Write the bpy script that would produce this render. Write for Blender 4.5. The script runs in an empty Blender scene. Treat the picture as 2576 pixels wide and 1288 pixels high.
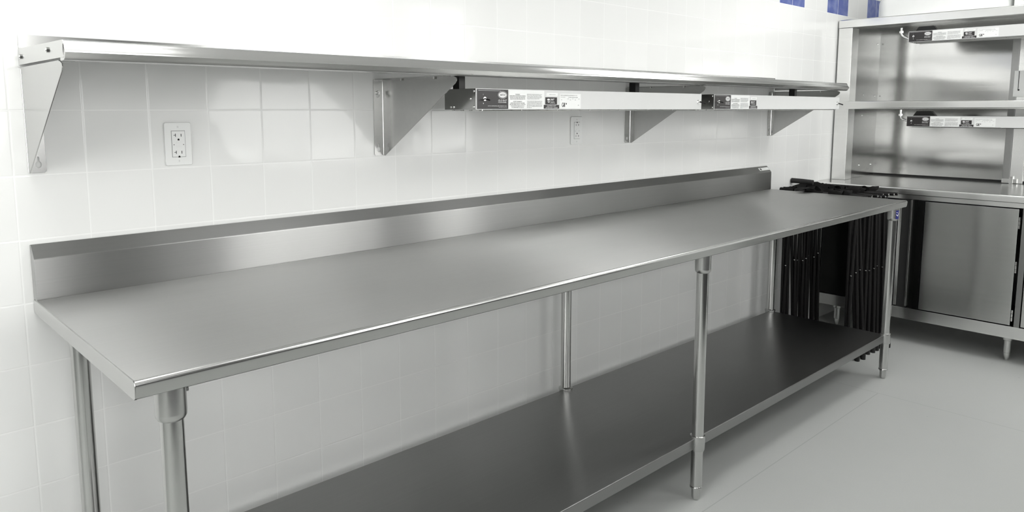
import bpy, bmesh, math, random
from mathutils import Vector, Matrix
random.seed(7)
SC = bpy.context.scene
COL = SC.collection
PI = math.pi

# ------------------------------------------------------------------ camera
cam_d = bpy.data.cameras.new('camera')
cam = bpy.data.objects.new('camera', cam_d)
COL.objects.link(cam)
SC.camera = cam
CX, CY, CZ, YAW, PIT, ROL = -0.34805, -2.08018, 1.37707, 0.75933, -0.12351, -0.0005
fw = Vector((math.sin(YAW)*math.cos(PIT), math.cos(YAW)*math.cos(PIT), math.sin(PIT)))
rt0 = Vector((math.cos(YAW), -math.sin(YAW), 0))
up0 = rt0.cross(fw)
rt = rt0*math.cos(ROL) + up0*math.sin(ROL)
up = up0*math.cos(ROL) - rt0*math.sin(ROL)
m = Matrix((rt, up, -fw)).transposed().to_4x4()
m.translation = (CX, CY, CZ)
cam.matrix_world = m
cam_d.sensor_width = 36.0
cam_d.lens = 1863.99/2576*36
cam_d.shift_y = -(644-505.8)/2576
cam_d.clip_start = 0.02

# ------------------------------------------------------------------ world, exposure
w = bpy.data.worlds.new('world'); SC.world = w; w.use_nodes = True
w.node_tree.nodes['Background'].inputs[0].default_value = (0.9, 0.95, 1, 1)
w.node_tree.nodes['Background'].inputs[1].default_value = 0.02
SC.view_settings.view_transform = 'Standard'
SC.view_settings.look = 'None'
SC.view_settings.exposure = 0.24
SC.view_settings.gamma = 1.0
SC.view_settings.use_curve_mapping = False
FILL = 3.9            # radiance of the added fill light panes behind the camera
LAMP = 7.2          # radiance of the ceiling light diffusers
SC.cycles.max_bounces = 10
SC.cycles.diffuse_bounces = 5
SC.cycles.glossy_bounces = 6
SC.cycles.sample_clamp_indirect = 6
SC.cycles.caustics_reflective = True
SC.cycles.blur_glossy = 0.5

# room and layout numbers
RX0, RX1, RY1, RH = -2.4, 5.75, -4.6, 2.85
PT, ZJ = 0.155, 1.3747     # tile pitch, height of one joint
CEIL_LIGHTS = [(0.08, -1.05), (3.7, -1.05), (1.9, -2.7), (4.3, -2.9), (-1.5, -3.3)]

# ------------------------------------------------------------------ materials
class NT:
    def __init__(s, name):
        s.m = bpy.data.materials.new(name); s.m.use_nodes = True
        s.t = s.m.node_tree; s.b = s.t.nodes['Principled BSDF']
    def n(s, typ, **kw):
        nd = s.t.nodes.new(typ)
        for k, v in kw.items(): setattr(nd, k, v)
        return nd
    def l(s, a, b): s.t.links.new(a, b)
    def math(s, op, a, b=None, c=None, clamp=False):
        nd = s.n('ShaderNodeMath', operation=op, use_clamp=clamp)
        for i, v in enumerate((a, b, c)):
            if v is None: continue
            if isinstance(v, (int, float)): nd.inputs[i].default_value = v
            else: s.l(v, nd.inputs[i])
        return nd.outputs[0]
    def smooth(s, v, a, b, lo=0.0, hi=1.0):
        nd = s.n('ShaderNodeMapRange', interpolation_type='SMOOTHSTEP')
        s.l(v, nd.inputs[0])
        for i, x in enumerate((a, b, lo, hi)): nd.inputs[i+1].default_value = x
        return nd.outputs[0]
    def mix(s, f, a, b):
        nd = s.n('ShaderNodeMix', data_type='RGBA')
        if isinstance(f, (int, float)): nd.inputs[0].default_value = f
        else: s.l(f, nd.inputs[0])
        for i, v in ((6, a), (7, b)):
            if isinstance(v, tuple): nd.inputs[i].default_value = (*v, 1)
            else: s.l(v, nd.inputs[i])
        return nd.outputs[2]
    def noise(s, scale, vec=None, detail=2, rough=0.5):
        nd = s.n('ShaderNodeTexNoise'); nd.inputs['Scale'].default_value = scale
        nd.inputs['Detail'].default_value = detail; nd.inputs['Roughness'].default_value = rough
        if vec is not None: s.l(vec, nd.inputs['Vector'])
        return nd.outputs[0]
    def coord(s, stretch=None):
        tc = s.n('ShaderNodeTexCoord').outputs['Object']
        if stretch is None: return tc
        mp = s.n('ShaderNodeMapping'); mp.inputs['Scale'].default_value = stretch
        s.l(tc, mp.inputs['Vector']); return mp.outputs[0]
    def bump(s, h, dist, strength=1.0, prev=None):
        nd = s.n('ShaderNodeBump'); nd.inputs['Distance'].default_value = dist
        nd.inputs['Strength'].default_value = strength
        s.l(h, nd.inputs['Height'])
        if prev is not None: s.l(prev, nd.inputs['Normal'])
        return nd.outputs[0]

def plain(name, col, rough=0.5, metal=0.0, spec=0.5):
    k = NT(name)
    k.b.inputs['Base Color'].default_value = (*col, 1)
    k.b.inputs['Roughness'].default_value = rough
    k.b.inputs['Metallic'].default_value = metal
    k.b.inputs['Specular IOR Level'].default_value = spec
    # faint procedural wear
    nz = k.noise(35, k.coord())
    c = k.mix(k.math('MULTIPLY', nz, 0.12), col, tuple(x*0.8 for x in col))
    k.l(c, k.b.inputs['Base Color'])
    return k.m

def steel(name, base=0.56, rough=0.27, grain=(2, 120, 120), wave=0.0, wscale=(1.2, 1.2, 1.2), aniso=0.0, blotch=0.08, tan=None, gb=0.05):
    k = NT(name)
    g = k.noise(1.0, k.coord(grain), 3, 0.6)
    bl = k.noise(3.0, k.coord((1, 1, 1)), 4, 0.6)
    c = k.mix(g, (base*0.93, base*0.935, base*0.92), (base*1.05, base*1.05, base*1.035))
    c2 = k.mix(k.smooth(bl, 0.35, 0.75, 0, blotch*4), c, (base*0.85, base*0.85, base*0.83))
    k.l(c2, k.b.inputs['Base Color'])
    k.b.inputs['Metallic'].default_value = 1.0
    r = k.math('ADD', k.math('MULTIPLY', g, 0.03), k.math('ADD', k.math('MULTIPLY', bl, 0.04), rough-0.035))
    k.l(r, k.b.inputs['Roughness'])
    if tan is not None:
        k.b.inputs['Anisotropic'].default_value = aniso
        tv = k.n('ShaderNodeCombineXYZ')
        for i in range(3): tv.inputs[i].default_value = tan[i]
        k.l(tv.outputs[0], k.b.inputs['Tangent'])
    nrm = k.bump(g, 0.0004, gb)
    if wave:
        wv = k.noise(1.0, k.coord(wscale), 1, 0.4)
        nrm = k.bump(wv, wave, 1.0, nrm)
    k.l(nrm, k.b.inputs['Normal'])
    return k.m

M = {}
M['steel_top'] = steel('brushed_steel_top', 0.54, 0.36, (1.5, 160, 60), 0.0004, (1.0, 2.2, 1), 0.99, 0.05, (0, 1, 0), gb=0.0)
M['steel_splash'] = steel('brushed_steel_splash', 0.42, 0.30, (1.5, 60, 200), 0.002, (3.5, 1, 1.0), 0.98, 0.05, (0, 0, 1))
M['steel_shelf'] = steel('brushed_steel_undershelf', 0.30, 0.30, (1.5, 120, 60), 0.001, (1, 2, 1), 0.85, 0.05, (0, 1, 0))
M['steel_edge'] = steel('brushed_steel_wall_shelf', 0.58, 0.22, (1.5, 120, 200), 0.0006, (2.4, 1, 1), 0.6, 0.05, (0, 0, 1))
M['steel_roll'] = steel('rolled_steel_edge', 0.55, 0.20, (1.5, 120, 200), 0.0006, (2.4, 1, 1), 0.35, 0.05, (0, 0, 1), gb=0.0)
M['steel_tube'] = steel('steel_tube', 0.60, 0.16, (160, 160, 3))
M['steel_cast'] = steel('cast_steel_fitting', 0.55, 0.26, (60, 60, 60), blotch=0.0, gb=0.0)
M['steel_bracket'] = steel('satin_steel_bracket', 0.50, 0.22, (30, 60, 60), blotch=0.08)
M['steel_panel'] = steel('wavy_steel_panel', 0.48, 0.14, (120, 2.0, 120), 0.022, (0.5, 0.7, 2.6), 0.4, 0.05, (0, 1, 0))
M['steel_door'] = steel('wavy_steel_door', 0.56, 0.22, (60, 2.0, 60), 0.014, (1.0, 3.2, 0.5), 0.8, 0.05, (0, 0, 1), gb=0.0)
M['steel_frame'] = steel('steel_frame', 0.78, 0.24, (60, 2, 60), 0.0005, (1, 2, 2), 0.2, 0.04, (0, 0, 1), gb=0.0)
M['steel_counter'] = steel('brushed_steel_counter', 0.60, 0.20, (60, 1.5, 60), 0.0006, (1, 1, 1), 0.6, 0.05, (1, 0, 0), gb=0.0)
M['steel_dark'] = steel('dark_steel', 0.30, 0.30, (60, 60, 60))
M['steel_black_and_shade'] = steel('black_steel_and_shade', 0.035, 0.30, (60, 60, 60))  # black lamp hangers; also shade painted onto the left door and edge strip
M['chrome'] = plain('chrome', (0.75, 0.75, 0.74), 0.12, 1.0)
M['white_enamel'] = plain('satin_aluminium_housing', (0.64, 0.645, 0.64), 0.38)
M['black_label'] = plain('black_label', (0.016, 0.014, 0.014), 0.30)
M['white_print'] = plain('white_print', (0.72, 0.72, 0.72), 0.5)
M['grey_print'] = plain('grey_print', (0.24, 0.24, 0.24), 0.5)
M['black_print'] = plain('black_print', (0.03, 0.03, 0.03), 0.5)
M['label_paper'] = plain('label_paper', (0.80, 0.81, 0.80), 0.45)
M['plastic_white'] = plain('white_plastic', (0.78, 0.79, 0.78), 0.30)
M['slot'] = plain('dark_slot', (0.01, 0.01, 0.01), 0.6)
M['black_tube'] = plain('black_painted_tube', (0.008, 0.0075, 0.0075), 0.42, 0.0, 0.22)
M['webbing'] = plain('black_webbing', (0.010, 0.0095, 0.0095), 0.75)
M['rubber'] = plain('dark_rubber', (0.012, 0.012, 0.012), 0.7)
M['tub'] = plain('white_translucent_plastic', (0.75, 0.76, 0.75), 0.35)
M['carton'] = plain('pale_grey_box', (0.62, 0.63, 0.62), 0.5)
M['blue_print'] = plain('blue_print', (0.015, 0.02, 0.17), 0.35)
M['ceiling'] = plain('ceiling_white', (0.80, 0.80, 0.79), 0.9)
M['wall_paint'] = plain('grey_wall_paint', (0.42, 0.43, 0.42), 0.7)
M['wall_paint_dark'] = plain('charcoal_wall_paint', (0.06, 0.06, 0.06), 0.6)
M['wall_paint_light'] = plain('light_wall_paint', (0.72, 0.73, 0.72), 0.6)
M['door_paint'] = plain('dark_door_paint', (0.06, 0.06, 0.06), 0.4)

def tile_material():
    k = NT('glazed_wall_tile')
    sx = k.n('ShaderNodeSeparateXYZ'); k.l(k.n('ShaderNodeTexCoord').outputs['Object'], sx.inputs[0])
    u = k.math('DIVIDE', sx.outputs[0], PT)
    dz = k.math('SUBTRACT', sx.outputs[2], ZJ)
    v = k.math('DIVIDE', dz, k.math('SUBTRACT', PT, k.math('MULTIPLY', k.math('GREATER_THAN', dz, 0.0), 0.005)))
    fu = k.math('FRACT', u); fv = k.math('FRACT', v)
    du = k.math('MINIMUM', fu, k.math('SUBTRACT', 1.0, fu))
    dv = k.math('MINIMUM', fv, k.math('SUBTRACT', 1.0, fv))
    d = k.math('MULTIPLY', k.math('MINIMUM', du, dv), PT)
    iu = k.math('FLOOR', u); iv = k.math('FLOOR', v)
    joint = k.smooth(d, 0.0008, 0.0018, 1, 0)
    # blue accent pairs: one row, two tiles on, two off
    blue = k.math('LESS_THAN', k.math('MODULO', iu, 4.0), 1.5)
    blue = k.math('MULTIPLY', blue, k.math('COMPARE', iv, 4.0, 0.1))
    blue = k.math('MULTIPLY', blue, k.math('GREATER_THAN', iu, 0))
    cmb = k.n('ShaderNodeCombineXYZ'); k.l(iu, cmb.inputs[0]); k.l(iv, cmb.inputs[2])
    wn = k.n('ShaderNodeTexWhiteNoise'); k.l(cmb.outputs[0], wn.inputs['Vector'])
    white = k.mix(wn.outputs['Value'], (0.755, 0.760, 0.750), (0.775, 0.780, 0.770))
    bn = k.noise(14, k.coord(), 3)
    bluec = k.mix(k.smooth(bn, 0.35, 0.7), (0.065, 0.095, 0.32), (0.15, 0.19, 0.42))
    c = k.mix(blue, white, bluec)
    c = k.mix(joint, c, (0.805, 0.81, 0.80))
    k.l(c, k.b.inputs['Base Color'])
    k.l(k.math('ADD', k.math('MULTIPLY', joint, 0.45), 0.10), k.b.inputs['Roughness'])
    k.b.inputs['Specular IOR Level'].default_value = 0.38
    h = k.smooth(d, 0.0004, 0.0035)
    hx = k.noise(5.0, k.coord(), 2)
    nrm = k.bump(h, 0.0005, 0.6)
    nrm = k.bump(hx, 0.006, 0.5, nrm)
    # each tile sits a touch out of plane
    cw = k.n('ShaderNodeVectorMath', operation='SUBTRACT'); k.l(wn.outputs['Color'], cw.inputs[0]); cw.inputs[1].default_value = (0.5, 0.5, 0.5)
    cs = k.n('ShaderNodeVectorMath', operation='SCALE'); k.l(cw.outputs[0], cs.inputs[0]); cs.inputs['Scale'].default_value = 0.010
    ca = k.n('ShaderNodeVectorMath', operation='ADD'); k.l(nrm, ca.inputs[0]); k.l(cs.outputs[0], ca.inputs[1])
    cn = k.n('ShaderNodeVectorMath', operation='NORMALIZE'); k.l(ca.outputs[0], cn.inputs[0])
    k.l(cn.outputs[0], k.b.inputs['Normal'])
    return k.m
M['tile'] = tile_material()

def floor_material():
    k = NT('sheet_floor')
    co = k.coord()
    sx = k.n('ShaderNodeSeparateXYZ'); k.l(co, sx.inputs[0])
    a = k.noise(1.6, co, 5, 0.6); b = k.noise(240, co, 2, 0.7); sc = k.noise(7, k.coord((1, 1.8, 1)), 6, 0.75)
    c = k.mix(a, (0.430, 0.440, 0.430), (0.480, 0.490, 0.480))
    c = k.mix(k.math('MULTIPLY', b, 0.35), c, (0.33, 0.34, 0.33))
    c = k.mix(k.smooth(sc, 0.68, 0.78, 0, 0.35), c, (0.22, 0.22, 0.215))
    vo = k.n('ShaderNodeTexVoronoi'); vo.inputs['Scale'].default_value = 5.5; k.l(co, vo.inputs['Vector'])
    c = k.mix(k.smooth(vo.outputs['Distance'], 0.012, 0.024, 0.65, 0), c, (0.20, 0.20, 0.20))
    s1 = k.smooth(k.math('ABSOLUTE', k.math('SUBTRACT', sx.outputs[0], 3.34)), 0.001, 0.003, 1, 0)
    s2 = k.smooth(k.math('ABSOLUTE', k.math('ADD', sx.outputs[1], 0.79)), 0.001, 0.003, 1, 0)
    s2 = k.math('MULTIPLY', s2, k.math('LESS_THAN', sx.outputs[0], 3.34))
    c = k.mix(k.math('MULTIPLY', k.math('MAXIMUM', s1, s2), 0.28), c, (0.15, 0.15, 0.15))
    k.l(c, k.b.inputs['Base Color'])
    k.l(k.math('ADD', k.math('MULTIPLY', a, 0.15), 0.42), k.b.inputs['Roughness'])
    k.b.inputs['Specular IOR Level'].default_value = 0.35
    k.l(k.bump(b, 0.0006, 0.4), k.b.inputs['Normal'])
    return k.m
M['floor'] = floor_material()

def emitter(name, strength):
    k = NT(name)
    k.b.inputs['Base Color'].default_value = (0.9, 0.9, 0.9, 1)
    k.b.inputs['Emission Color'].default_value = (1.0, 1.0, 0.985, 1)
    k.b.inputs['Emission Strength'].default_value = strength
    return k.m
M['fill_light'] = emitter('fill_light_glow', FILL)
M['diffuser'] = emitter('light_diffuser', LAMP)

# ------------------------------------------------------------------ mesh helpers
def link_obj(name, me, mat, parent=None, loc=(0, 0, 0)):
    o = bpy.data.objects.new(name, me); COL.objects.link(o)
    o.location = loc
    if mat is not None and len(me.materials) == 0: me.materials.append(mat)
    if parent is not None: o.parent = parent
    return o

def obj(name, bm, mat, parent=None, smooth=30, bevel=0.0, seg=2, loc=(0, 0, 0), wn=False):
    me = bpy.data.meshes.new(name)
    bmesh.ops.recalc_face_normals(bm, faces=bm.faces[:])
    if bevel:
        es = [e for e in bm.edges if len(e.link_faces) == 2 and e.calc_face_angle(0) > 0.6]
        bmesh.ops.bevel(bm, geom=es, offset=bevel, segments=seg, profile=0.5, affect='EDGES', clamp_overlap=True)
    bm.to_mesh(me); bm.free()
    for p in me.polygons: p.use_smooth = True
    me.set_sharp_from_angle(angle=math.radians(smooth))
    o = link_obj(name, me, mat, parent, loc)
    if bevel or wn:
        wm = o.modifiers.new('weighted_normals', 'WEIGHTED_NORMAL'); wm.keep_sharp = True; wm.weight = 60
    return o

def obj_each(name, bm, mat, parent=None, **kw):
    """one object per separate piece"""
    bm.verts.index_update(); bm.verts.ensure_lookup_table(); seen = set(); out = []
    for v0 in bm.verts:
        if v0.index in seen: continue
        st_, isl = [v0], []
        seen.add(v0.index)
        while st_:
            v = st_.pop(); isl.append(v)
            for e in v.link_edges:
                o = e.other_vert(v)
                if o.index not in seen: seen.add(o.index); st_.append(o)
        nb = bmesh.new(); mp = {v: nb.verts.new(v.co) for v in isl}
        for f in {f for v in isl for f in v.link_faces}: nb.faces.new([mp[v] for v in f.verts])
        out.append(obj(name, nb, mat, parent, **kw))
    bm.free()
    return out

def box(bm, x0, x1, y0, y1, z0, z1):
    vs = [bm.verts.new(p) for p in ((x0, y0, z0), (x1, y0, z0), (x1, y1, z0), (x0, y1, z0), (x0, y0, z1), (x1, y0, z1), (x1, y1, z1), (x0, y1, z1))]
    for f in ((0, 3, 2, 1), (4, 5, 6, 7), (0, 1, 5, 4), (1, 2, 6, 5), (2, 3, 7, 6), (3, 0, 4, 7)):
        bm.faces.new([vs[i] for i in f])
    return bm

def B(*a): return box(bmesh.new(), *a)

def prism(bm, pts, axis, a, b):
    """closed 2-D outline swept along an axis; pts in the other two axes' order"""
    def P(p, t):
        if axis == 'x': return (t, p[0], p[1])
        if axis == 'y': return (p[0], t, p[1])
        return (p[0], p[1], t)
    A = [bm.verts.new(P(p, a)) for p in pts]; Bv = [bm.verts.new(P(p, b)) for p in pts]
    n = len(pts)
    bm.faces.new(A); bm.faces.new(Bv[::-1])
    for i in range(n): bm.faces.new((A[i], Bv[i], Bv[(i+1) % n], A[(i+1) % n]))
    return bm

def cyl(bm, p0, p1, r0, r1=None, seg=24, cap=True):
    r1 = r0 if r1 is None else r1
    p0, p1 = Vector(p0), Vector(p1); d = (p1-p0).normalized()
    a = d.orthogonal().normalized(); b = d.cross(a)
    A = []; C = []
    for i in range(seg):
        t = 2*PI*i/seg; v = a*math.cos(t)+b*math.sin(t)
        A.append(bm.verts.new(p0+v*r0)); C.append(bm.verts.new(p1+v*r1))
    for i in range(seg): bm.faces.new((A[i], A[(i+1) % seg], C[(i+1) % seg], C[i]))
    if cap: bm.faces.new(A[::-1]); bm.faces.new(C)
    return bm

def lathe(bm, prof, c=(0, 0, 0), seg=32):
    """profile [(r, z)...] turned about z"""
    rings = []
    for r, z in prof:
        if r < 1e-5: rings.append([bm.verts.new((c[0], c[1], c[2]+z))]); continue
        rings.append([bm.verts.new((c[0]+r*math.cos(2*PI*i/seg), c[1]+r*math.sin(2*PI*i/seg), c[2]+z)) for i in range(seg)])
    for a, b in zip(rings, rings[1:]):
        for i in range(seg):
            j = (i+1) % seg
            if len(a) == 1 and len(b) == 1: continue
            if len(a) == 1: bm.faces.new((a[0], b[j], b[i]))
            elif len(b) == 1: bm.faces.new((a[i], a[j], b[0]))
            else: bm.faces.new((a[i], a[j], b[j], b[i]))
    if len(rings[0]) > 1: bm.faces.new(rings[0][::-1])
    if len(rings[-1]) > 1: bm.faces.new(rings[-1])
    return bm

def tube(bm, pts, r, seg=12):
    pts = [Vector(p) for p in pts]; rings = []
    ref = None
    for i, p in enumerate(pts):
        d = ((pts[min(i+1, len(pts)-1)]-pts[max(i-1, 0)])).normalized()
        a = d.orthogonal().normalized() if ref is None else (ref-d*ref.dot(d)).normalized()
        ref = a; b = d.cross(a)
        rings.append([bm.verts.new(p+(a*math.cos(2*PI*k/seg)+b*math.sin(2*PI*k/seg))*r) for k in range(seg)])
    for A, C in zip(rings, rings[1:]):
        for k in range(seg): bm.faces.new((A[k], A[(k+1) % seg], C[(k+1) % seg], C[k]))
    bm.faces.new(rings[0][::-1]); bm.faces.new(rings[-1])
    return bm

def xz_to_mesh(me, axis):
    """curves are drawn in XY; turn them to face a side. 'y': XY -> XZ facing -y ; 'x': -> facing -x"""
    if axis == 'y': R = Matrix.Rotation(PI/2, 4, 'X')
    else: R = Matrix.Rotation(-PI/2, 4, 'Z') @ Matrix.Rotation(PI/2, 4, 'X')
    me.transform(R)

def curve_mesh(cd):
    o = bpy.data.objects.new('curve_source', cd); COL.objects.link(o)
    dg = bpy.context.evaluated_depsgraph_get(); dg.update()
    me = bpy.data.meshes.new_from_object(o.evaluated_get(dg))
    bpy.data.objects.remove(o); bpy.data.curves.remove(cd)
    return me

def plate(name, loops, thick, axis, mat, parent, loc):
    """flat plate with holes from closed 2-D loops"""
    cd = bpy.data.curves.new(name, 'CURVE'); cd.dimensions = '2D'; cd.fill_mode = 'BOTH'; cd.extrude = thick/2
    for lp in loops:
        s = cd.splines.new('POLY'); s.points.add(len(lp)-1); s.use_cyclic_u = True
        for i, p in enumerate(lp): s.points[i].co = (p[0], p[1], 0, 1)
    me = curve_mesh(cd); xz_to_mesh(me, axis)
    me.name = name
    me.set_sharp_from_angle(angle=math.radians(30))
    return link_obj(name, me, mat, parent, loc)

def text_mesh(s, size, align='LEFT', shear=0.0, xs=1.0, ex=0.00015, bold=0.0):
    cd = bpy.data.curves.new('lettering', 'FONT'); cd.body = s; cd.size = size; cd.align_x = align
    cd.shear = shear; cd.extrude = ex; cd.offset = bold; cd.resolution_u = 2
    me = curve_mesh(cd)
    if xs != 1: me.transform(Matrix.Diagonal((xs, 1, 1, 1)))
    return me

def fit_text(s, x0, x1, y, h, **kw):
    """text mesh whose width spans x0..x1 and cap height is h"""
    me = text_mesh(s, 1.0, ex=0.0, **kw)
    xsn = [v.co.x for v in me.vertices]; ysn = [v.co.y for v in me.vertices]
    w0, w1, b0, b1 = min(xsn), max(xsn), min(ysn), max(ysn)
    sx = (x1-x0)/(w1-w0); sy = h/(b1-b0)
    me.transform(Matrix.Translation((x0-w0*sx, y-b0*sy, 0)) @ Matrix.Diagonal((sx, sy, 1, 1)))
    return me

def join_meshes(name, ms, mat, parent, axis, loc):
    bm = bmesh.new()
    for me in ms: bm.from_mesh(me); bpy.data.meshes.remove(me)
    out = bpy.data.meshes.new(name); bm.to_mesh(out); bm.free()
    xz_to_mesh(out, axis)
    return link_obj(name, out, mat, parent, loc)

def rect2(x0, x1, y0, y1):
    bm = bmesh.new(); f = bm.faces.new([bm.verts.new((x, y, 0)) for x, y in ((x0, y0), (x1, y0), (x1, y1), (x0, y1))])
    me = bpy.data.meshes.new('r'); bm.to_mesh(me); bm.free(); return me

def ellipse2(cx, cy, a, b, a2=None, b2=None, seg=32):
    bm = bmesh.new()
    A = [bm.verts.new((cx+a*math.cos(2*PI*i/seg), cy+b*math.sin(2*PI*i/seg), 0)) for i in range(seg)]
    if a2 is None: bm.faces.new(A)
    else:
        C = [bm.verts.new((cx+a2*math.cos(2*PI*i/seg), cy+b2*math.sin(2*PI*i/seg), 0)) for i in range(seg)]
        for i in range(seg): bm.faces.new((C[i], C[(i+1) % seg], A[(i+1) % seg], A[i]))
    me = bpy.data.meshes.new('e'); bm.to_mesh(me); bm.free(); return me

def microtext(x0, x1, y, h, seed, centre=False):
    """a row of print too small to read: word-long strokes"""
    r = random.Random(seed); ms = []; x = x0
    while x < x1-0.001:
        wd = min(r.uniform(0.0035, 0.011), x1-x)
        xx = x
        while xx < x+wd-0.0003:
            ms.append(rect2(xx, min(xx+r.uniform(0.0006, 0.0011), x+wd), y+(h*0.25 if r.random() < .3 else 0), y+h)); xx += 0.00135
        x += wd+0.0012
    return ms

def thing(name, label, cat, loc=(0, 0, 0), rotz=0, group=None):
    o = bpy.data.objects.new(name, None); COL.objects.link(o); o.empty_display_size = 0.05
    o.location = loc; o.rotation_euler = (0, 0, rotz); o['label'] = label; o['category'] = cat
    if group: o['group'] = group
    return o

def tag(o, label, cat, group=None):
    o['label'] = label; o['category'] = cat
    if group: o['group'] = group
    return o

def struct(name, bm, mat, loc=(0, 0, 0)):
    o = obj(name, bm, mat, loc=loc); o['kind'] = 'structure'; return o

def copy_tree(o, parent=None):
    c = o.copy(); COL.objects.link(c); c.parent = parent
    for ch in list(o.children): copy_tree(ch, c)
    return c

# ------------------------------------------------------------------ room
struct('floor', B(RX0, RX1, RY1, 0, -0.1, 0), M['floor'])
struct('wall_back', B(RX0, RX1, 0, 0.12, 0, RH), M['tile'])
struct('wall_right', B(RX1, RX1+0.12, RY1, 0.12, 0, RH), M['wall_paint_light'])
struct('wall_left', B(RX0-0.12, RX0, RY1, 0.12, 0, RH), M['wall_paint'])
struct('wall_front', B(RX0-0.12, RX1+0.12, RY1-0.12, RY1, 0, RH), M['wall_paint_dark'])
# added unseen low wall, put in to darken reflections in the steel
struct('wall_dark_reflector', B(-1.6, 4.1, -2.9, -2.75, 0, 1.02), M['wall_paint_dark'])
struct('ceiling', B(RX0, RX1, RY1, 0.12, RH, RH+0.1), M['ceiling'])
def fill_light(n, face, a0, a1, z0, z1):
    """added unseen fill light on the front wall ('y') or the left wall ('x'); frame with the pane as its part"""
    b = bmesh.new(); f = 0.05
    for p in ((a0-f, a0, z0-f, z1+f), (a1, a1+f, z0-f, z1+f), (a0, a1, z0-f, z0), (a0, a1, z1, z1+f)):
        if face == 'y': box(b, p[0], p[1], RY1, RY1+0.05, p[2], p[3])
        else: box(b, RX0, RX0+0.05, p[0], p[1], p[2], p[3])
    w_ = struct('fill_light_%d' % n, b, M['plastic_white'])
    q = B(a0, a1, RY1+0.005, RY1+0.02, z0, z1) if face == 'y' else B(RX0+0.005, RX0+0.02, a0, a1, z0, z1)
    obj('fill_light_pane', q, M['fill_light'], w_)
fill_light(1, 'x', -2.5, -0.8, 1.0, 2.5)  # unseen light sources added to brighten the wall and band the steel
fill_light(2, 'y', -1.6, 0.85, 1.0, 2.5)
fill_light(3, 'y', 2.35, 3.9, 0.9, 2.5)
fill_light(4, 'y', 4.55, 5.25, 0.9, 2.5)

def ceiling_light(x, y, first=[None]):
    if first[0] is None:
        t = thing('ceiling_light', 'x', 'ceiling light', (x, y, RH), 0, 'ceiling light panels')
        bm = bmesh.new()
        for a in ((-0.62, 0.62, -0.32, -0.295), (-0.62, 0.62, 0.295, 0.32), (-0.62, -0.595, -0.295, 0.295), (0.595, 0.62, -0.295, 0.295)):
            box(bm, a[0], a[1], a[2], a[3], -0.035, -0.0005)
        obj('frame', bm, M['plastic_white'], t)
        obj('diffuser', B(-0.594, 0.594, -0.294, 0.294, -0.022, -0.006), M['diffuser'], t)
        first[0] = t
    else:
        t = copy_tree(first[0]); t.location = (x, y, RH)
    return t
for k, (x, y) in enumerate(CEIL_LIGHTS):
    t = ceiling_light(x, y)
    t['label'] = 'ceiling light panel ' + ('near the tiled wall, ' if y > -2 else 'further from the tiled wall, ') + ('above the left end of the table' if x < 0.5 else 'in the middle of the room' if x < 2.5 else 'towards the serving counter')

# ------------------------------------------------------------------ work table
H, D, XL, XR = 0.9197, 0.7668, 0.020, 3.645
YS, EZ = 0.033, 0.884             # splash face, bottom of the rolled edge
tb = thing('work_table', 'long stainless steel work table with backsplash and undershelf along the tiled wall', 'table', (0, 0, 0))
# top: sheet with a rolled front edge
r = 0.006
prof = [(-YS, H), (-YS, H-0.012)]
prof = [(-0.004, H-0.003), (-0.004, H-0.02), (-D+0.03, H-0.02), (-D+r, H-0.006), (-D+r, H), (-YS-0.02, H), (-YS-0.004, H+0.001)]
obj('tabletop', prism(bmesh.new(), prof, 'x', XL, XR), M['steel_top'], tb, smooth=20)
r = 0.009
prof = [(-D+0.030, H-0.020), (-D+0.030, EZ+0.002), (-D+0.014, EZ), (-D+0.009, EZ+0.001), (-D+0.0030, EZ+0.0050), (-D+0.0002, H-r-0.003)]
for i in range(9):
    a = PI - i*(PI/2)/8
    prof.append((-D+r+r*math.cos(a), H-r+r*math.sin(a)))
prof.append((-D+r+0.001, H-0.006))
obj('rolled_edge', prism(bmesh.new(), prof, 'x', XL, XR), M['steel_roll'], tb, smooth=50, wn=True)
bm = bmesh.new()
ap = [(-0.002, EZ), (-D+0.009, EZ), (-D+0.0035, EZ+0.0045), (-D+0.0008, H-0.011), (-D+0.0035, H-0.0045), (-D+0.010, H-0.0015), (-0.002, H-0.002)]
prism(bm, ap, 'x', XL-0.0015, XL+0.0035)
prism(bm, ap, 'x', XR-0.0035, XR+0.0015)
obj_each('side_apron', bm, M['steel_edge'], tb, bevel=0.001)
SH, RT = 0.1013, 0.0318
sp = [(-YS, H-0.001), (-YS-0.0012, H+0.004), (-YS, H+SH-0.003), (-YS+0.002, H+SH+0.001), (-0.004, H+SH+RT), (-0.0015, H+SH+RT), (-0.0015, H-0.001)]
bs = obj('backsplash', prism(bmesh.new(), sp, 'x', XL, XR), M['steel_splash'], tb, smooth=25, bevel=0.0012)
# maker's plate on the sloped return, right end
pl = B(-0.055, 0.055, -0.0008, 0.0008, -0.010, 0.010)
plo = obj('maker_plate', pl, M['label_paper'], bs, bevel=0.0005)
plo.location = (XR-0.062, -0.0185, H+SH+0.0172); plo.rotation_euler = (math.radians(-45), 0, 0)
pm = obj('plate_emblem', B(-0.045, -0.030, -0.0012, 0.0, -0.006, 0.005), M['black_print'], bs)
pm.location = plo.location; pm.rotation_euler = plo.rotation_euler
# under structure: channels beneath the top
bm = bmesh.new()
box(bm, XL+0.02, XR-0.02, -0.46, -0.34, H-0.055, H-0.021)
obj('hat_channel', bm, M['steel_dark'], tb, bevel=0.001)

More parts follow.
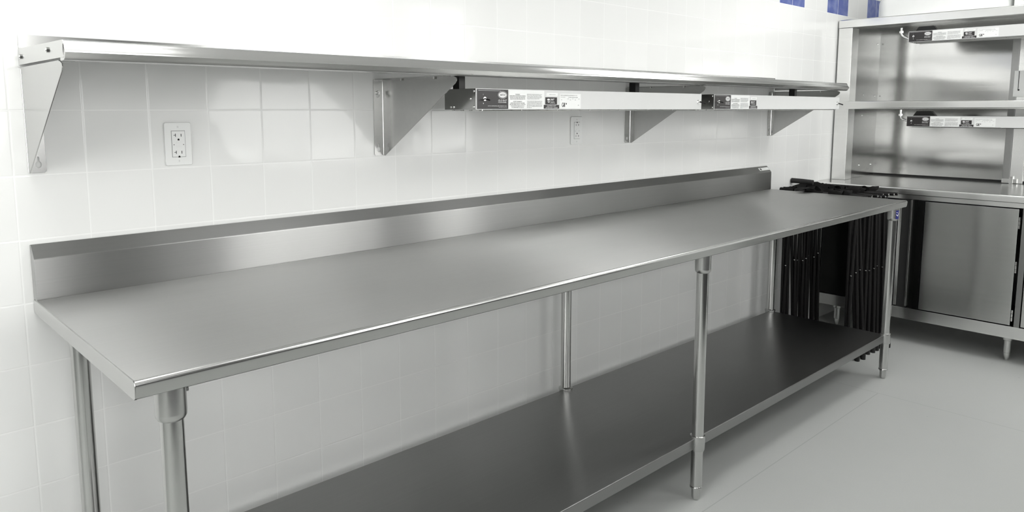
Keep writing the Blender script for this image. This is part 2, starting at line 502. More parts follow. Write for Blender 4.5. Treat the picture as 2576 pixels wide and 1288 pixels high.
# undershelf
ZS, YF, YR = 0.230, 0.7257, 0.098
XA, XM, XB = 0.088, 1.838, 3.572
us = [(-YR, ZS), (-YR, ZS-0.036), (-YR-0.0015, ZS-0.036), (-YR-0.0015, ZS-0.002), (-YF+0.0015, ZS-0.002), (-YF+0.0015, ZS-0.034), (-YF+0.014, ZS-0.034), (-YF+0.014, ZS-0.038), (-YF, ZS-0.038), (-YF-0.0012, ZS-0.036), (-YF-0.0012, ZS-0.004), (-YF+0.001, ZS)]
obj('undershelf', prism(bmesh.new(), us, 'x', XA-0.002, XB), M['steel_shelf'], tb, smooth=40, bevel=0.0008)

def make_leg(x, y, front):
    bm = bmesh.new(); R = 0.0206
    cyl(bm, (0, 0, 0.045), (0, 0, H-0.022), R, seg=40)
    lg = obj('leg', bm, M['steel_tube'], tb, loc=(x, y, 0))
    so = lathe(bmesh.new(), [(0.0212, -0.062), (0.0235, -0.0605), (0.0265, -0.055), (0.0270, -0.048), (0.0270, -0.0), ], (0, 0, H-0.036), 40)
    s = obj('socket', so, M['steel_cast'], lg, smooth=45)
    sc = cyl(bmesh.new(), (0.0265 if front else -0.0265, 0, H-0.05), (0.0315 if front else -0.0315, 0, H-0.05), 0.0042, seg=12)
    obj('set_screw', sc, M['steel_dark'], s)
    co = lathe(bmesh.new(), [(0.0212, 0.008), (0.0255, 0.006), (0.0262, 0.000), (0.0262, -0.040), (0.0250, -0.046), (0.0212, -0.047)] if front else [(0.0212, 0.010), (0.0285, 0.005), (0.0290, 0.000), (0.0262, -0.006), (0.0262, -0.040), (0.0212, -0.046)], (0, 0, ZS+0.002), 40)
    obj('shelf_collar', co, M['steel_cast'], lg, smooth=45)
    ft = lathe(bmesh.new(), [(0.009, 0.0), (0.0135, 0.002), (0.016, 0.010), (0.016, 0.037), (0.0175, 0.040), (0.0175, 0.045)], (0, 0, 0), 6)
    obj('adjustable_foot', ft, M['steel_cast'], lg, smooth=20, bevel=0.001)
    rg = lathe(bmesh.new(), [(0.0205, 0), (0.0220, 0.001), (0.0220, 0.006), (0.0205, 0.008)], (0, 0, 0.044), 40)
    obj('ferrule', rg, M['steel_tube'], lg, smooth=45)
    return lg
legs = [make_leg(x, -y, y > 0.5) for x in (XA, XM, XB) for y in (YF, YR)]
# blue maker's sticker on the socket of the right front leg
lgR = legs[4]
def arc_patch(a0, a1, z0, z1, rad, n=8):
    bm = bmesh.new(); A = []
    for i in range(n+1):
        a = a0+(a1-a0)*i/n
        A.append((bm.verts.new((rad*math.cos(a), rad*math.sin(a), z0)), bm.verts.new((rad*math.cos(a), rad*math.sin(a), z1))))
    for p, q in zip(A, A[1:]): bm.faces.new((p[0], q[0], q[1], p[1]))
    return bm
sa = math.radians(-105)
st = obj('sticker', arc_patch(sa-0.45, sa+0.50, H-0.088, H-0.045, 0.0274), M['blue_print'], lgR); st['label'] = 'blue maker sticker'
bm = bmesh.new()
for a0, z0, a1, z1, hh in ((-0.38, -0.066, -0.05, -0.072, 0.005), (-0.05, -0.072, 0.42, -0.050, 0.008), (-0.36, -0.055, -0.12, -0.056, 0.003)):
    vs = []
    for i in range(5):
        t = i/4; a = sa+a0+(a1-a0)*t; z = H+z0+(z1-z0)*t
        vs.append((bm.verts.new((0.0277*math.cos(a), 0.0277*math.sin(a), z-hh/2)), bm.verts.new((0.0277*math.cos(a), 0.0277*math.sin(a), z+hh/2))))
    for p, q in zip(vs, vs[1:]): bm.faces.new((p[0], q[0], q[1], p[1]))
obj('sticker_mark', bm, M['white_print'], st)

# ------------------------------------------------------------------ wall shelf with brackets
SX0, SX1, SZ, SD = 0.030, 3.700, 1.5125, 0.412
ws = thing('wall_shelf', 'long stainless steel wall shelf on four brackets above the work table', 'shelf', (0, 0, 0))
SZR = SZ+0.006
prof = [(-0.0012, 1.550), (-0.0012, SZR-0.004), (-0.004, SZR-0.002), (-SD+0.030, SZ-0.002), (-SD+0.030, SZ-0.040), (-SD+0.010, SZ-0.040),
        (-SD+0.004, SZ-0.0395), (-SD-0.003, SZ-0.037), (-SD-0.006, SZ-0.032), (-SD-0.0105, SZ-0.027), (-SD-0.0125, SZ-0.0245), (-SD-0.0105, SZ-0.021), (-SD-0.005, SZ-0.015), (-SD-0.002, SZ-0.008), (-SD+0.001, SZ-0.002), (-SD+0.005, SZ),
        (-0.006, SZR), (-0.0035, SZR+0.003), (-0.0035, 1.551)]
sb = obj('shelf_board', prism(bmesh.new(), prof, 'x', SX0, SX1), M['steel_edge'], ws, smooth=50, wn=True)
# folded side ends
for x, s in ((SX0, 1), (SX1, -1)):
    pts = [(-0.003, SZR-0.002), (-SD+0.002, SZ-0.001), (-SD-0.0008, SZ-0.008), (-SD+0.003, SZ-0.020), (-SD+0.004, SZ-0.034), (-0.003, SZR-0.038)]
    obj('shelf_end', prism(bmesh.new(), pts, 'x', x-s*0.0012, x+s*0.0015), M['steel_edge'], ws, bevel=0.0004)
# stud ends on the left end
for y, z in ((-0.030, 1.498), (-0.290, 1.4985)):
    b = cyl(bmesh.new(), (SX0-0.0045, y, z), (SX0, y, z), 0.0060, seg=6)
    cyl(b, (SX0-0.006, y, z), (SX0-0.0045, y, z), 0.0030, seg=12)
    obj('stud_nut', b, M['chrome'], ws)
sp2 = obj('maker_plate', B(3.595, 3.655, -0.0058, -0.0036, 1.532, 1.545), M['label_paper'], ws, bevel=0.0004)
obj('plate_emblem', B(3.599, 3.610, -0.0064, -0.0057, 1.534, 1.543), M['black_print'], sp2)

def keyhole(cx, cz, s=1.0):
    pts = []
    for i in range(17):
        a = math.radians(110+320*i/16); pts.append((cx+0.0066*s*math.cos(a), cz+0.0085*s*math.sin(a)))
    pts += [(cx+0.0022*s, cz+0.018*s), (cx, cz+0.0195*s), (cx-0.0022*s, cz+0.018*s)]
    return pts
def circ(cx, cz, r_, n=16): return [(cx+r_*math.cos(2*PI*i/n), cz+r_*math.sin(2*PI*i/n)) for i in range(n)]

def make_bracket(x, side, first):
    """plate in the plane x, wall flange on the 'side' (+1 right, -1 left)"""
    zt, zb = 1.474, 1.225
    pts = [(-0.002, zt), (-0.372, zt-0.001), (-0.386, zt-0.006), (-0.388, zt-0.013), (-0.381, zt-0.022), (-0.012, zb), (-0.002, zb)]
    br = obj('bracket', prism(bmesh.new(), pts, 'x', -0.0011, 0.0011), M['steel_bracket'], ws, bevel=0.0005, loc=(x, 0, 0))
    w = 0.036; r_ = 0.004
    loop = [(0, zb+0.001), (side*(w-r_), zb), (side*w, zb+r_), (side*w, zt-0.002), (0, zt-0.002)]
    loops = [loop, keyhole(side*0.020, zb+0.020)]
    if not first: loops.append(circ(side*0.020, zt-0.052, 0.0068))
    plate('wall_flange', loops, 0.0018, 'y', M['steel_bracket'], br, (0, -0.0022, 0))
    obj('fold', cyl(bmesh.new(), (0, -0.0024, zb+0.002), (0, -0.0024, zt-0.003), 0.0024, seg=12), M['chrome'], br)
    # top flange under the shelf
    obj('top_flange', B(min(0, side*0.030), max(0, side*0.030), -0.36, -0.004, zt-0.001, zt+0.0008), M['steel_bracket'], br)
    if not first:
        b = cyl(bmesh.new(), (side*0.020, -0.0032, zt-0.044), (side*0.020, -0.0085, zt-0.044), 0.0070, 0.0055, 16)
        cyl(b, (side*0.020, -0.0085, zt-0.044), (side*0.020, -0.011, zt-0.044), 0.0028, seg=8)
        obj('screw', b, M['chrome'], br)
        b = bmesh.new()
        for yy in (-0.115, -0.285): cyl(b, (-0.0012, yy, zt-0.004), (-0.006, yy, zt-0.004), 0.0042, seg=6)
        obj_each('spot_nut', b, M['chrome'], br)
    return br
make_bracket(SX0+0.0015, 1, True)
make_bracket(1.038, -1, False)
make_bracket(2.361, -1, False)
make_bracket(3.672, -1, False)

# ------------------------------------------------------------------ heat lamps
def heat_lamp(L, data_plate=True, wall=True):
    """local frame: x along the lamp, front faces -y, z=0 at the bottom; front plane y=0"""
    t = thing('heat_lamp', 'x', 'heat lamp')
    h, d = 0.0625, 0.150
    # extruded housing, open below
    prof = [(0, 0), (0, h), (d, h), (d, 0), (d-0.004, 0), (d-0.006, h-0.022), (d*0.5, h-0.008), (0.006, h-0.022), (0.004, 0)]
    obj('housing', prism(bmesh.new(), prof, 'x', 0.003, L-0.003), M['white_enamel'], t, smooth=20, bevel=0.0006)
    for x in (0.0, L):
        s = 1 if x == 0 else -1
        ep = obj('end_plate', B(min(x, x+s*0.003), max(x, x+s*0.003), 0.001, d-0.001, 0.0, h), M['steel_bracket'], t, bevel=0.0005)
        b = bmesh.new()
        for yy, zz in ((0.010, h-0.008), (0.026, h*0.52), (0.010, 0.008), (0.105, 0.008), (0.118, 0.008), (d-0.010, h-0.008)):
            cyl(b, (x, yy, zz), (x-s*0.003, yy, zz), 0.0045, 0.0032, 12)
        obj_each('end_screw', b, M['chrome'], ep)
    obj('heating_element', cyl(bmesh.new(), (0.05, d/2, 0.022), (L-0.05, d/2, 0.022), 0.0065, seg=14), M['steel_dark'], t)
    # wire guard under the opening
    b = bmesh.new()
    for yy in (0.012, d/2-0.02, d/2+0.02, d-0.012): cyl(b, (0.02, yy, -0.003), (L-0.02, yy, -0.003), 0.0014, seg=6)
    n = int(L/0.16)
    for i in range(n+1):
        xx = 0.03+(L-0.06)*i/n
        cyl(b, (xx, 0.006, -0.0015), (xx, d-0.006, -0.0015), 0.0014, seg=6)
    obj('wire_guard', b, M['chrome'], t)
    # hangers up to the shelf
    for xx in ((0.030, L-0.30) if wall else (0.085, L-0.10)):
        b = bmesh.new()
        if wall: box(b, xx-0.012, xx+0.012, 0.10, 0.13, h, h+0.062)
        else: prism(b, [(xx-0.065, h), (xx-0.045, h+0.030), (xx+0.035, h+0.030), (xx+0.060, h)], 'y', 0.045, 0.075)
        obj_each('hanger', b, M['steel_black_and_shade'], t)
    # control panel
    cp = obj('control_panel', B(0.0035, 0.130, -0.0009, 0.0002, 0.0020, h-0.0020), M['black_label'], t); cp['label'] = 'black control panel'
    F = -0.0011
    ms = [ellipse2(0.1065, 0.0445, 0.0165, 0.0085)]
    ov = join_meshes('oval_logo', ms, M['white_print'], cp, 'y', (0, F, 0))
    join_meshes('oval_lettering', [fit_text('HATCO', 0.0950, 0.1180, 0.0415, 0.0062, shear=0.3, bold=0.02)], M['black_print'], cp, 'y', (0, F-0.0002, 0))
    ms = [ellipse2(0.1065, 0.0445, 0.0185, 0.0105, 0.0192, 0.0112), rect2(0.008, 0.100, 0.0565, 0.0571)]
    ms += [fit_text('GLO-RAY', 0.0885, 0.1245, 0.0250, 0.0058, shear=0.3), fit_text('FOODWARMER', 0.0885, 0.1225, 0.0205, 0.0030, bold=0.01)]
    ms += [fit_text('HATCO CORPORATION, MILWAUKEE, WI  U.S.A.', 0.0460, 0.1235, 0.0095, 0.0027, bold=0.015), fit_text('www.hatcocorp.com', 0.0900, 0.1245, 0.0055, 0.0022)]
    join_meshes('panel_lettering', ms, M['grey_print'] if False else M['white_print'], cp, 'y', (0, F, 0))
    join_meshes('on_mark', [rect2(0.0275, 0.0281, 0.0435, 0.0465)], M['white_print'], cp, 'y', (0, F, 0))
    join_meshes('off_mark', [ellipse2(0.0282, 0.0185, 0.0014, 0.0018)], M['white_print'], cp, 'y', (0, F, 0))
    sw = cyl(bmesh.new(), (0.030, -0.0009, 0.032), (0.030, -0.0060, 0.032), 0.0066, 0.0058, 20)
    s_ = obj('toggle_switch', sw, M['chrome'], cp)
    obj('toggle_lever', tube(bmesh.new(), [(0.030, -0.006, 0.032), (0.0315, -0.014, 0.0305), (0.034, -0.024, 0.0280)], 0.0022), M['black_tube'], s_)
    # warning print, pale label blocks
    wp = obj('warning_label', B(0.1345, 0.290, -0.0007, 0.0002, 0.0025, h-0.0025), M['label_paper'], t)
    ms = [fit_text('WARNING', 0.1600, 0.1800, 0.0455, 0.0030, bold=0.03)]
    for i, (a, b_) in enumerate(((0.1365, 0.2045), (0.1375, 0.2035), (0.1380, 0.2035))): ms += microtext(a, b_, 0.0408-0.0047*i, 0.0028, i)
    ms += [fit_text('AVERTISSEMENT', 0.1500, 0.1900, 0.0235, 0.0030, bold=0.03)]
    for i, (a, b_) in enumerate(((0.1400, 0.2010), (0.1370, 0.2045), (0.1410, 0.2005), (0.1445, 0.1970))): ms += microtext(a, b_, 0.0188-0.0045*i, 0.0028, 10+i)
    for i in range(5): ms += microtext(0.2115, 0.2790 - (0.012 if i == 4 else 0.003*(i % 2)), 0.0470-0.0036*i, 0.0018, 20+i)
    for i in range(7): ms += microtext(0.2115, 0.2800 if i < 6 else 0.2320, 0.0255-0.0034*i, 0.0018, 30+i)
    join_meshes('warning_lettering', ms, M['grey_print'], wp, 'y', (0, F, 0))
    # service and caution stickers
    s1 = obj('service_sticker', B(0.2955, 0.3500, -0.0010, 0.0002, 0.0165, 0.0395), M['black_label'], t, bevel=0.0003); s1['label'] = 'black service sticker'
    ms = [ellipse2(0.3095, 0.0320, 0.0068, 0.0032), fit_text('24/7', 0.3175, 0.3370, 0.0290, 0.0066, shear=0.3, bold=0.02),
          rect2(0.3040, 0.3170, 0.0255, 0.0266), rect2(0.3055, 0.3155, 0.0238, 0.0248), rect2(0.3070, 0.3140, 0.0222, 0.0232),
          fit_text('PARTS', 0.3190, 0.3370, 0.0228, 0.0030, bold=0.03), fit_text('& SERVICE', 0.3170, 0.3400, 0.0192, 0.0022)]
    join_meshes('sticker_lettering', ms, M['white_print'], s1, 'y', (0, -0.0013, 0))
    s2 = obj('caution_sticker', B(0.2875, 0.3600, -0.0010, 0.0002, 0.0030, 0.0150), M['black_label'], t); s2['label'] = 'black caution sticker'
    join_meshes('caution_lettering', [fit_text('CAUTION: HOT', 0.3020, 0.3450, 0.0096, 0.0040, bold=0.01), fit_text('ATTENTION: CHAUD', 0.2960, 0.3525, 0.0042, 0.0040, bold=0.01)], M['white_print'], s2, 'y', (0, -0.0013, 0))
    s3 = obj('serial_sticker', B(0.3000, 0.3540, -0.0008, 0.0002, 0.0430, 0.0540), M['label_paper'], t)
    join_meshes('serial_lettering', microtext(0.313, 0.343, 0.0475, 0.0018, 77), M['grey_print'], s3, 'y', (0, F, 0))
    if data_plate:
        s4 = obj('data_plate', B(0.3640, 0.4680, -0.0007, 0.0002, 0.0030, 0.0520), M['label_paper'], t)
        ms = [fit_text('HATCO CORPORATION, MILWAUKEE, WI  U.S.A.', 0.3680, 0.4500, 0.0440, 0.0042)]
        ms += microtext(0.3680, 0.3900, 0.0395, 0.0018, 50)+microtext(0.4050, 0.4520, 0.0390, 0.0020, 51)
        for i, xx in enumerate((0.369, 0.401, 0.412, 0.424, 0.437, 0.455)): ms += microtext(xx, xx+0.006, 0.0310+0.0035*(i % 2), 0.0016, 60+i)
        ms += microtext(0.4530, 0.4590, 0.0130, 0.0022, 71)
        join_meshes('plate_lettering', ms, M['grey_print'], s4, 'y', (0, F, 0))
        mk = [ellipse2(0.3785, 0.0155, 0.0055, 0.0072, 0.0035, 0.0050), rect2(0.3850, 0.3890, 0.0085, 0.0225), rect2(0.3790, 0.3835, 0.0100, 0.0150), ellipse2(0.3950, 0.0190, 0.0026, 0.0028)]
        join_meshes('approval_mark', mk, M['black_print'], s4, 'y', (0, F, 0))
    return t

def far_switch(t, x):
    h = 0.0625
    b = cyl(bmesh.new(), (x, 0, 0.030), (x, -0.004, 0.030), 0.0095, 0.0080, 20)
    cyl(b, (x, -0.004, 0.030), (x, -0.009, 0.030), 0.0050, 0.0045, 16)
    s_ = obj('toggle_switch', b, M['chrome'], t)
    obj('toggle_lever', tube(bmesh.new(), [(x, -0.009, 0.030), (x+0.006, -0.017, 0.027), (x+0.013, -0.026, 0.023)], 0.0030), M['black_tube'], s_)

LZ = 1.3755
l1 = heat_lamp(1.215); l1.location = (1.100, -0.400, LZ)
far_switch(l1, 1.190)
l1['label'] = 'left pale strip heat lamp with black control panel under the wall shelf'
l2 = heat_lamp(1.236, False); l2.location = (2.409, -0.400, LZ)
far_switch(l2, 1.205)
l2['label'] = 'right pale strip heat lamp under the far end of the wall shelf'

# ------------------------------------------------------------------ wall outlets
def outlet(x0, x1, z0, z1, label, flip=False):
    t = thing('electrical_outlet', label, 'outlet', ((x0+x1)/2, 0, (z0+z1)/2), 0, None)
    w2, h2 = (x1-x0)/2, (z1-z0)/2
    pts = []
    rr = 0.005
    for cx, cz, a0 in ((w2-rr, h2-rr, 0), (-w2+rr, h2-rr, 90), (-w2+rr, -h2+rr, 180), (w2-rr, -h2+rr, 270)):
        for i in range(5):
            a = math.radians(a0+22.5*i); pts.append((cx+rr*math.cos(a), cz+rr*math.sin(a)))
    obj('cover_plate', prism(bmesh.new(), pts, 'y', -0.0065, -0.0005), M['plastic_white'], t, bevel=0.002, seg=3, smooth=60)
    gw, gh = 0.0170, 0.0345
    rc = obj('receptacle', B(-gw, gw, -0.0082, -0.006, -gh, gh), M['plastic_white'], t, bevel=0.0006)
    obj('receptacle_gap', B(-gw-0.0011, gw+0.0011, -0.0068, -0.006, -gh-0.0011, gh+0.0011), M['grey_print'], t)
    b = bmesh.new(); s = -1 if flip else 1
    for zc in (0.0225, -0.0235):
        F = -0.0084
        box(b, s*-0.0075-0.0008, s*-0.0075+0.0008, F, F+0.001, zc-0.0032*1, zc+0.0052)
        box(b, min(s*-0.0125, s*-0.0075), max(s*-0.0125, s*-0.0075), F, F+0.001, zc+0.0004, zc+0.0018)
        box(b, s*0.0070-0.0009, s*0.0070+0.0009, F, F+0.001, zc-0.0030, zc+0.0045)
        zg = zc-0.0105 if not flip else zc+0.0115
        cyl(b, (0, F, zg), (0, F+0.001, zg), 0.0025, seg=14)
        box(b, -0.0025, 0.0025, F, F+0.001, zg-0.0026, zg)
    for xx in (-0.0125, 0.0125): cyl(b, (xx, -0.0084, -0.002), (xx, -0.0074, -0.002), 0.0012, seg=8)
    obj('slots', b, M['slot'], rc)
    b = B(-0.0065, 0.0065, -0.0092, -0.0082, 0.0015, 0.0060); box(b, -0.0065, 0.0065, -0.0092, -0.0082, -0.0095, -0.0050)
    obj_each('test_button', b, M['plastic_white'], rc, bevel=0.0004)
    for zz in (h2-0.012, -h2+0.012):
        o = obj('cover_screw', cyl(bmesh.new(), (0, -0.0065, zz), (0, -0.0074, zz), 0.0032, seg=16), M['plastic_white'], t)
        obj('screw_slot', B(-0.0003, 0.0003, -0.0077, -0.0073, zz-0.0026, zz+0.0026), M['grey_print'], o)
    return t
outlet(0.344, 0.414, 1.2265, 1.342, 'large white double outlet on the tiled wall near the left wall shelf bracket')
outlet(1.960, 2.030, 1.2300, 1.3455, 'smaller looking white double outlet on the tiled wall below the left heat lamp', True)

# ------------------------------------------------------------------ serving counter on the right
XC, ZC, CB, CY0 = 4.262, 0.921, 5.06, -1.95
ct = thing('serving_counter', 'stainless steel cabinet counter with hinged doors at the right, against the tiled wall', 'counter', (0, 0, 0))
obj('countertop', B(XC+0.0095, CB, CY0, -0.006, ZC-0.018, ZC), M['steel_counter'], ct)
prof = [(XC+0.009, ZC-0.018), (XC+0.03, ZC-0.02), (XC+0.03, ZC-0.040), (XC+0.006, ZC-0.040), (XC, ZC-0.036)]
for i in range(6):
    a = PI - i*(PI/2)/5; prof.append((XC+0.009+0.009*math.cos(a), ZC-0.009+0.009*math.sin(a)))
obj('counter_edge', prism(bmesh.new(), prof, 'y', -0.006, CY0), M['steel_frame'], ct, smooth=50, wn=True)
XF = 4.292
# carcass: top rail, bottom rail, end panel, back, floor, mullions
b = B(XF, XF+0.03, CY0+0.02, -0.02, 0.853, ZC-0.02)
obj('top_rail', b, M['steel_frame'], ct, bevel=0.001)
obj('base_rail', B(XF-0.004, XF+0.03, CY0+0.02, -0.02, 0.140, 0.208), M['steel_frame'], ct, bevel=0.0015)
b = B(XF+0.03, CB-0.02, -0.024, -0.02, 0.15, ZC-0.02)
box(b, CB-0.024, CB-0.02, CY0+0.02, -0.02, 0.15, ZC-0.02)
box(b, XF+0.03, CB-0.02, CY0+0.02, -0.02, 0.15, 0.155)
box(b, XF+0.03, CB-0.02, CY0+0.02, CY0+0.024, 0.15, ZC-0.02)
box(b, XF, XF+0.03, -0.058, -0.02, 0.208, 0.853)
box(b, XF, XF+0.03, -1.150, -1.124, 0.208, 0.853)
obj('cabinet_body', b, M['steel_dark'], ct, bevel=0.0008)
def door(y0, y1, hinge_y, z0=0.214, z1=0.848, mat='steel_door'):
    d = obj('door', B(XF-0.006, XF+0.012, y0, y1, z0, z1), M[mat], ct, bevel=0.002)
    for zz in (0.775, 0.535, 0.270):
        bb = bmesh.new()
        for k in range(3): cyl(bb, (XF-0.010, hinge_y, zz-0.030+0.021*k), (XF-0.010, hinge_y, zz-0.011+0.021*k), 0.0055, seg=14)
        obj('hinge', bb, M['chrome'], d)
    return d
door(-1.108, -0.650, -1.114)
dk = door(-0.500, -0.064, -0.058, mat='steel_black_and_shade'); dk['label'] = 'left door behind the tray stands, shade painted into its steel'  # near-black colour stands in for shade and reflected tray stands
door(-1.60, -1.156, -1.605)
door(-1.925, -1.612, -1.606)
# centre: pull channels and mullions between the doors
obj('pull_channel', B(XF-0.010, XF+0.010, -0.528, -0.510, 0.216, 0.846), M['steel_frame'], ct, bevel=0.002)
b = B(XF+0.012, XF+0.030, -0.575, -0.508, 0.208, 0.853)
obj('recess', b, M['slot'], ct)
b = B(XF-0.004, XF+0.010, -0.582, -0.572, 0.216, 0.850)
obj('pull_lip', b, M['steel_frame'], ct, bevel=0.001)
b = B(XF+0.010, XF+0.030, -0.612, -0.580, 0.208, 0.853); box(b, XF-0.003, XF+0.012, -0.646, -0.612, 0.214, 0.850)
obj('door_edge', b, M['steel_black_and_shade'], ct, bevel=0.001)  # edge strip carries the same painted dark reflection
for y in (-0.160, -1.092, -1.85):
    for x in (4.35, 4.97):
        lg = obj('leg', lathe(bmesh.new(), [(0.0290, 0.150), (0.0290, 0.130), (0.0270, 0.118), (0.0200, 0.114), (0.0200, 0.046), (0.0160, 0.044)][::-1], (0, 0, 0), 28), M['steel_tube'], ct, loc=(x, y, 0))
        obj('bullet_foot', lathe(bmesh.new(), [(0.0, 0.0), (0.006, 0.002), (0.0165, 0.030), (0.0165, 0.044)], (0, 0, 0), 20), M['chrome'], lg)

# ------------------------------------------------------------------ pass-through overshelf unit on the counter
PX, PB = 4.500, 5.050
ov = thing('pass_through_shelf_unit', 'stainless steel two-tier pass-through shelf unit standing on the counter', 'shelf unit', (0, 0, ZC))
def L_(z): return z-ZC
obj('post', B(PX, PX+0.10, -0.098, -0.012, 0.0005, L_(1.886)), M['steel_frame'], ov, bevel=0.002)
obj('side_panel', B(PX+0.10, PB, -0.066, -0.060, 0.0005, L_(1.9295)), M['steel_panel'], ov, bevel=0.001)
b = bmesh.new()
for x, z in ((4.63, 1.845), (5.0, 1.815), (4.63, 1.47), (4.80, 1.47), (5.0, 1.465), (4.63, 1.33), (4.80, 1.335), (4.63, 0.99), (4.8, 1.0), (5.0, 0.995)):
    cyl(b, (x, -0.066, L_(z)), (x, -0.071, L_(z)), 0.004, 0.002, 10)
obj_each('panel_rivet', b, M['chrome'], ov)
# top shelf: fascia front with return
prof = [(PX, L_(1.888)), (PX-0.001, L_(1.893)), (PX-0.001, L_(1.934)), (PX+0.003, L_(1.938)), (PB+0.02, L_(1.938)), (PB+0.02, L_(1.930)), (PX+0.045, L_(1.930)), (PX+0.045, L_(1.888))]
obj('top_shelf', prism(bmesh.new(), prof, 'y', -0.010, CY0), M['steel_frame'], ov, smooth=40, bevel=0.0012)
prof = [(PX-0.018, L_(1.382)), (PX-0.020, L_(1.386)), (PX-0.020, L_(1.421)), (PX-0.016, L_(1.425)), (PB-0.15, L_(1.425)), (PB-0.15, L_(1.417)), (PX+0.02, L_(1.417)), (PX+0.02, L_(1.390)), (PX+0.012, L_(1.376)), (PX-0.012, L_(1.376))]
obj('middle_shelf', prism(bmesh.new(), prof, 'y', -0.084, CY0), M['steel_frame'], ov, smooth=40, bevel=0.0012)
obj('back_shade_strip', B(PB+0.004, PB+0.008, CY0, -0.060, 0.0005, 0.03), M['slot'], ov)  # dark strip stands in for the shadow line under the back panel
obj('back_panel', B(PB, PB+0.006, -0.855, -0.060, 0.014, L_(1.9295)), M['steel_panel'], ov)
obj('mullion', B(PB-0.055, PB, -0.893, -0.855, 0.001, L_(1.800)), M['steel_dark'], ov, bevel=0.002)
obj('mullion_face', B(PB-0.050, PB-0.010, -0.962, -0.893, 0.001, L_(1.800)), M['steel_frame'], ov, bevel=0.002)
obj('rear_panel', B(PB, PB+0.006, CY0, -0.855, 0.014, L_(1.9295)), M['steel_panel'], ov)
b = B(PB-0.066, PB-0.050, -0.935, -0.855, 0.004, 0.030); box(b, PB-0.070, PB-0.050, -0.915, -0.895, 0.0, 0.045)
obj('foot_bracket', b, M['chrome'], ov, bevel=0.001)
b = B(PB-0.075, PB-0.051, -0.962, -0.880, L_(1.450), L_(1.605))
lk = obj('latch_box', b, M['label_paper'], ov, bevel=0.002); lk['label'] = 'pale latch cover'
b = B(PB-0.0765, PB-0.0745, -0.9065, -0.9035, L_(1.492), L_(1.603)); cyl(b, (PB-0.0745, -0.908, L_(1.490)), (PB-0.0775, -0.908, L_(1.490)), 0.005, seg=16)
obj('latch_slot', b, M['slot'], lk)
obj('far_post', B(PX, PX+0.10, CY0, CY0+0.10, 0.0005, L_(1.886)), M['steel_frame'], ov, bevel=0.002)

for z, y0, tag_ in ((1.8365-0.0625, -0.428, 'upper'), (1.3345-0.0625, -0.447, 'lower')):
    l = heat_lamp(1.30, True, False); l.location = (PX+0.004, y0, z); l.rotation_euler = (0, 0, -PI/2)
    l['label'] = 'strip heat lamp hung under the %s shelf of the pass-through unit' % ('top' if tag_ == 'upper' else 'middle')
    top = (0.092 if tag_ == 'upper' else 0.100)
    pts = [(-0.060, 0.075, top), (-0.060, 0.075, 0.062), (-0.055, 0.075, 0.048), (-0.045, 0.074, 0.041), (-0.028, 0.073, 0.036), (0.0, 0.072, 0.034)]
    if tag_ == 'upper': pts = [(-0.060, 0.055, 0.093), (-0.060, 0.055, 0.062), (-0.054, 0.055, 0.048), (-0.040, 0.055, 0.038), (-0.018, 0.055, 0.028), (0.0, 0.055, 0.024)]
    cd_ = obj('conduit', tube(bmesh.new(), pts, 0.0068, 14), M['chrome'], l, smooth=60)
    obj('conduit_nut', cyl(bmesh.new(), pts[1], (pts[1][0], pts[1][1], pts[1][2]+0.012), 0.0125, seg=6), M['chrome'], cd_)

# things on the top shelf
bm = bmesh.new(); box(bm, 0, 0.42, -0.71, 0, 0, 0.13)
ve = [e for e in bm.edges if abs(e.verts[0].co.z-e.verts[1].co.z) > 0.1]
bmesh.ops.bevel(bm, geom=ve, offset=0.07, segments=8, profile=0.5, affect='EDGES')
te = [e for e in bm.edges if all(v.co.z > 0.12 for v in e.verts)]
bmesh.ops.bevel(bm, geom=te, offset=0.05, segments=8, profile=0.5, affect='EDGES')
tub = thing('storage_tub', 'large white plastic tub with rounded corners lying on top of the pass-through unit', 'tub', (4.535, -0.215, 1.938))
obj('tub_body', bm, M['tub'], tub, smooth=60)
obj('tub_lid', B(0.03, 0.39, -0.67, -0.02, 0.131, 0.142), M['carton'], tub, bevel=0.004)
bx = thing('storage_box', 'pale grey box beside the white tub on top of the pass-through unit', 'box', (4.56, -0.945, 1.938))
obj('box_body', B(0, 0.3, -0.20, 0, 0, 0.16), M['carton'], bx, bevel=0.002)
obj('box_strap', B(-0.002, 0.302, -0.085, -0.060, 0.0, 0.162), M['label_paper'], bx)

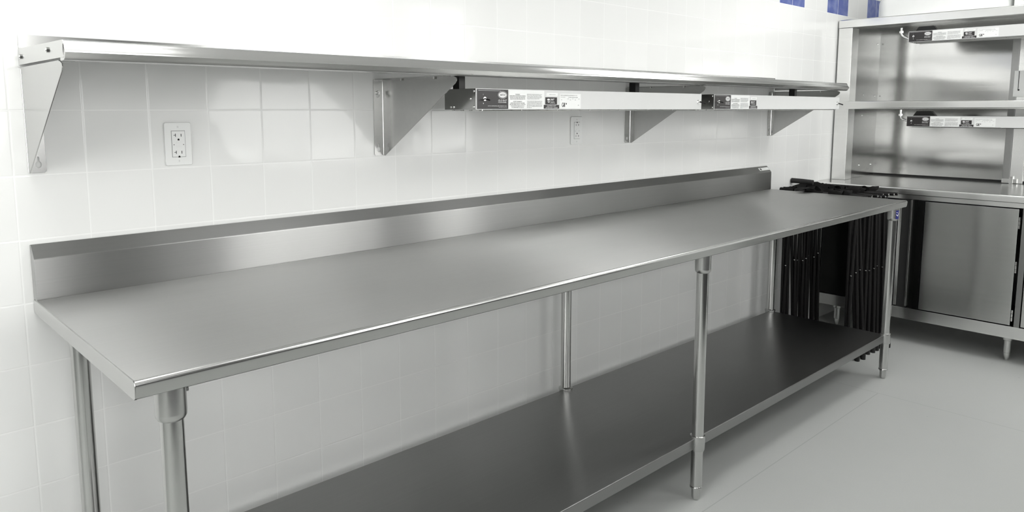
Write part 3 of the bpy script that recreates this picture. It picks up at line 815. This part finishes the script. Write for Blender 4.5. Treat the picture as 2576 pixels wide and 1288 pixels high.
# ------------------------------------------------------------------ folded tray stands leaning in a row
def make_stand(i, x):
    rr = random.Random(40+i)
    t = thing('folding_tray_stand', 'x', 'tray stand', (x, 0, 0), 0, 'black folding tray stands between the table and the counter')
    yf = -0.482-0.0035*i+rr.uniform(-0.006, 0.006); fo = rr.uniform(-0.045, 0.005); to = rr.uniform(-0.035, 0.012); yb = -0.105+rr.uniform(-0.012, 0.012)
    lean = rr.uniform(-0.003, 0.003); htop = 0.898+rr.uniform(-0.006, 0.008); rz = 0.49+rr.uniform(-0.012, 0.012)
    for s in (-1, 1):
        yo = 0.010*s
        dx = 0.0115*s
        pts = []
        y0, y1 = yf+yo, yb+yo
        foot, top = dx*1.0, -dx*0.9+lean
        b = bmesh.new()
        tube(b, [(foot, y0+fo, 0.012), (foot*0.5, y0+fo*0.5, 0.25), (0.0, y0, rz), (top*0.5, y0-fo*0.42, 0.70), (top, y0-fo*0.84, htop)], 0.0090, 12)
        l = obj('leg', b, M['black_tube'], t, smooth=60)
        obj('foot_cap', cyl(bmesh.new(), (foot, y0+fo, 0.0), (foot, y0+fo, 0.03), 0.0130, seg=12), M['rubber'], l)
        b = bmesh.new()
        tube(b, [(foot, y1+fo*0.5, 0.012), (foot*0.5, y1+fo*0.25, 0.25), (0.0, y1, rz), (top*0.5, y1-fo*0.2, 0.70), (top, y1-fo*0.4, htop)], 0.0090, 12)
        l = obj('leg', b, M['black_tube'], t, smooth=60)
        obj('foot_cap', cyl(bmesh.new(), (foot, y1+fo*0.5, 0.0), (foot, y1+fo*0.5, 0.03), 0.0130, seg=12), M['rubber'], l)
        bar = obj('top_bar', tube(bmesh.new(), [(top, y0-0.030, htop), (top, (y0+y1)/2, htop+0.002), (top, y1+0.030, htop)], 0.0090, 12), M['black_tube'], t, smooth=60)
        b = cyl(bmesh.new(), (top, y0-0.031, htop), (top, y0-0.0335, htop), 0.0048, seg=10)
        obj('bar_end', b, M['chrome'], bar)
    for y in (yf, yb):
        obj('pivot_rivet', cyl(bmesh.new(), (-0.0125, y-0.010, rz), (-0.0165, y-0.014, rz), 0.0042, 0.0030, 10), M['chrome'], t)
    # straps, slack webbing over the closed bars
    for k, yy in enumerate((-0.10, -0.24, -0.38)):
        hgt = rr.uniform(0.004, 0.026); sag = rr.uniform(0.06, 0.14); w_ = 0.036
        b = bmesh.new(); prev = None
        n = 14; sk = rr.uniform(-0.05, 0.05)
        for j in range(n+1):
            a = j/n
            xx = -0.019 + 0.038*a + lean + 0.004*math.sin(a*PI*2+k)
            zz = htop + 0.010 + hgt*math.sin(a*PI)**1.0*(1+0.35*math.sin(a*9+i))
            if j in (0, n): zz = htop-0.02
            cy_ = yy + sk*math.sin(a*PI)
            cur = [bm_.new((xx, cy_+d_, zz+0.012*math.sin(4*a+d_*40))) for d_ in (-w_, 0, w_) for bm_ in (b.verts,)]
            if prev:
                for p, q, r_, s_ in zip(prev, prev[1:], cur[1:], cur): b.faces.new((p, q, r_, s_))
            prev = cur
        bmesh.ops.solidify(b, geom=b.faces[:], thickness=0.0022)
        obj('strap', b, M['webbing'], t, smooth=60)
    return t
ordn = ['nearest the work table', 'second from the work table', 'third from the work table', 'fourth from the work table', 'in the middle of the row', 'fourth from the counter', 'third from the counter', 'second from the counter', 'nearest the counter']
for i in range(9):
    s = make_stand(i, 3.70+0.053*i)
    s['label'] = 'black folding tray stand folded upright in the row, ' + ordn[i]
# a loose webbing strap rolled up and laid across the bars, and one flap resting on the table end
b = bmesh.new()
tube(b, [(0, 0, 0), (0.012, -0.06, -0.002), (0.020, -0.125, -0.006)], 0.0150, 20)
rl = obj('rolled_strap', b, M['webbing'], None, smooth=60, loc=(3.955, -0.005, 0.948))
tag(rl, 'black webbing strap rolled up and lying across the tops of the tray stands', 'strap')
b = bmesh.new(); prev = None
for j in range(13):
    a = j/12; xx = 3.585+0.125*a
    zz = H+0.004+0.020*math.sin(a*PI)+0.004*a
    wd = 0.030*(0.45+0.55*math.sin(min(1, a*2.2)*PI/2))
    cur = [b.verts.new((xx, -0.215+d_*wd-0.03*a, zz+0.006*abs(d_)*math.cos(a*5))) for d_ in (-1, -0.4, 0.4, 1)]
    if prev:
        for p, q, r_, s_ in zip(prev, prev[1:], cur[1:], cur): b.faces.new((p, q, r_, s_))
    prev = cur
bmesh.ops.solidify(b, geom=b.faces[:], thickness=0.002)
fl = obj('strap', b, M['webbing'], None, smooth=60)
tag(fl, 'black webbing flap drooping over the right end of the work table', 'strap')
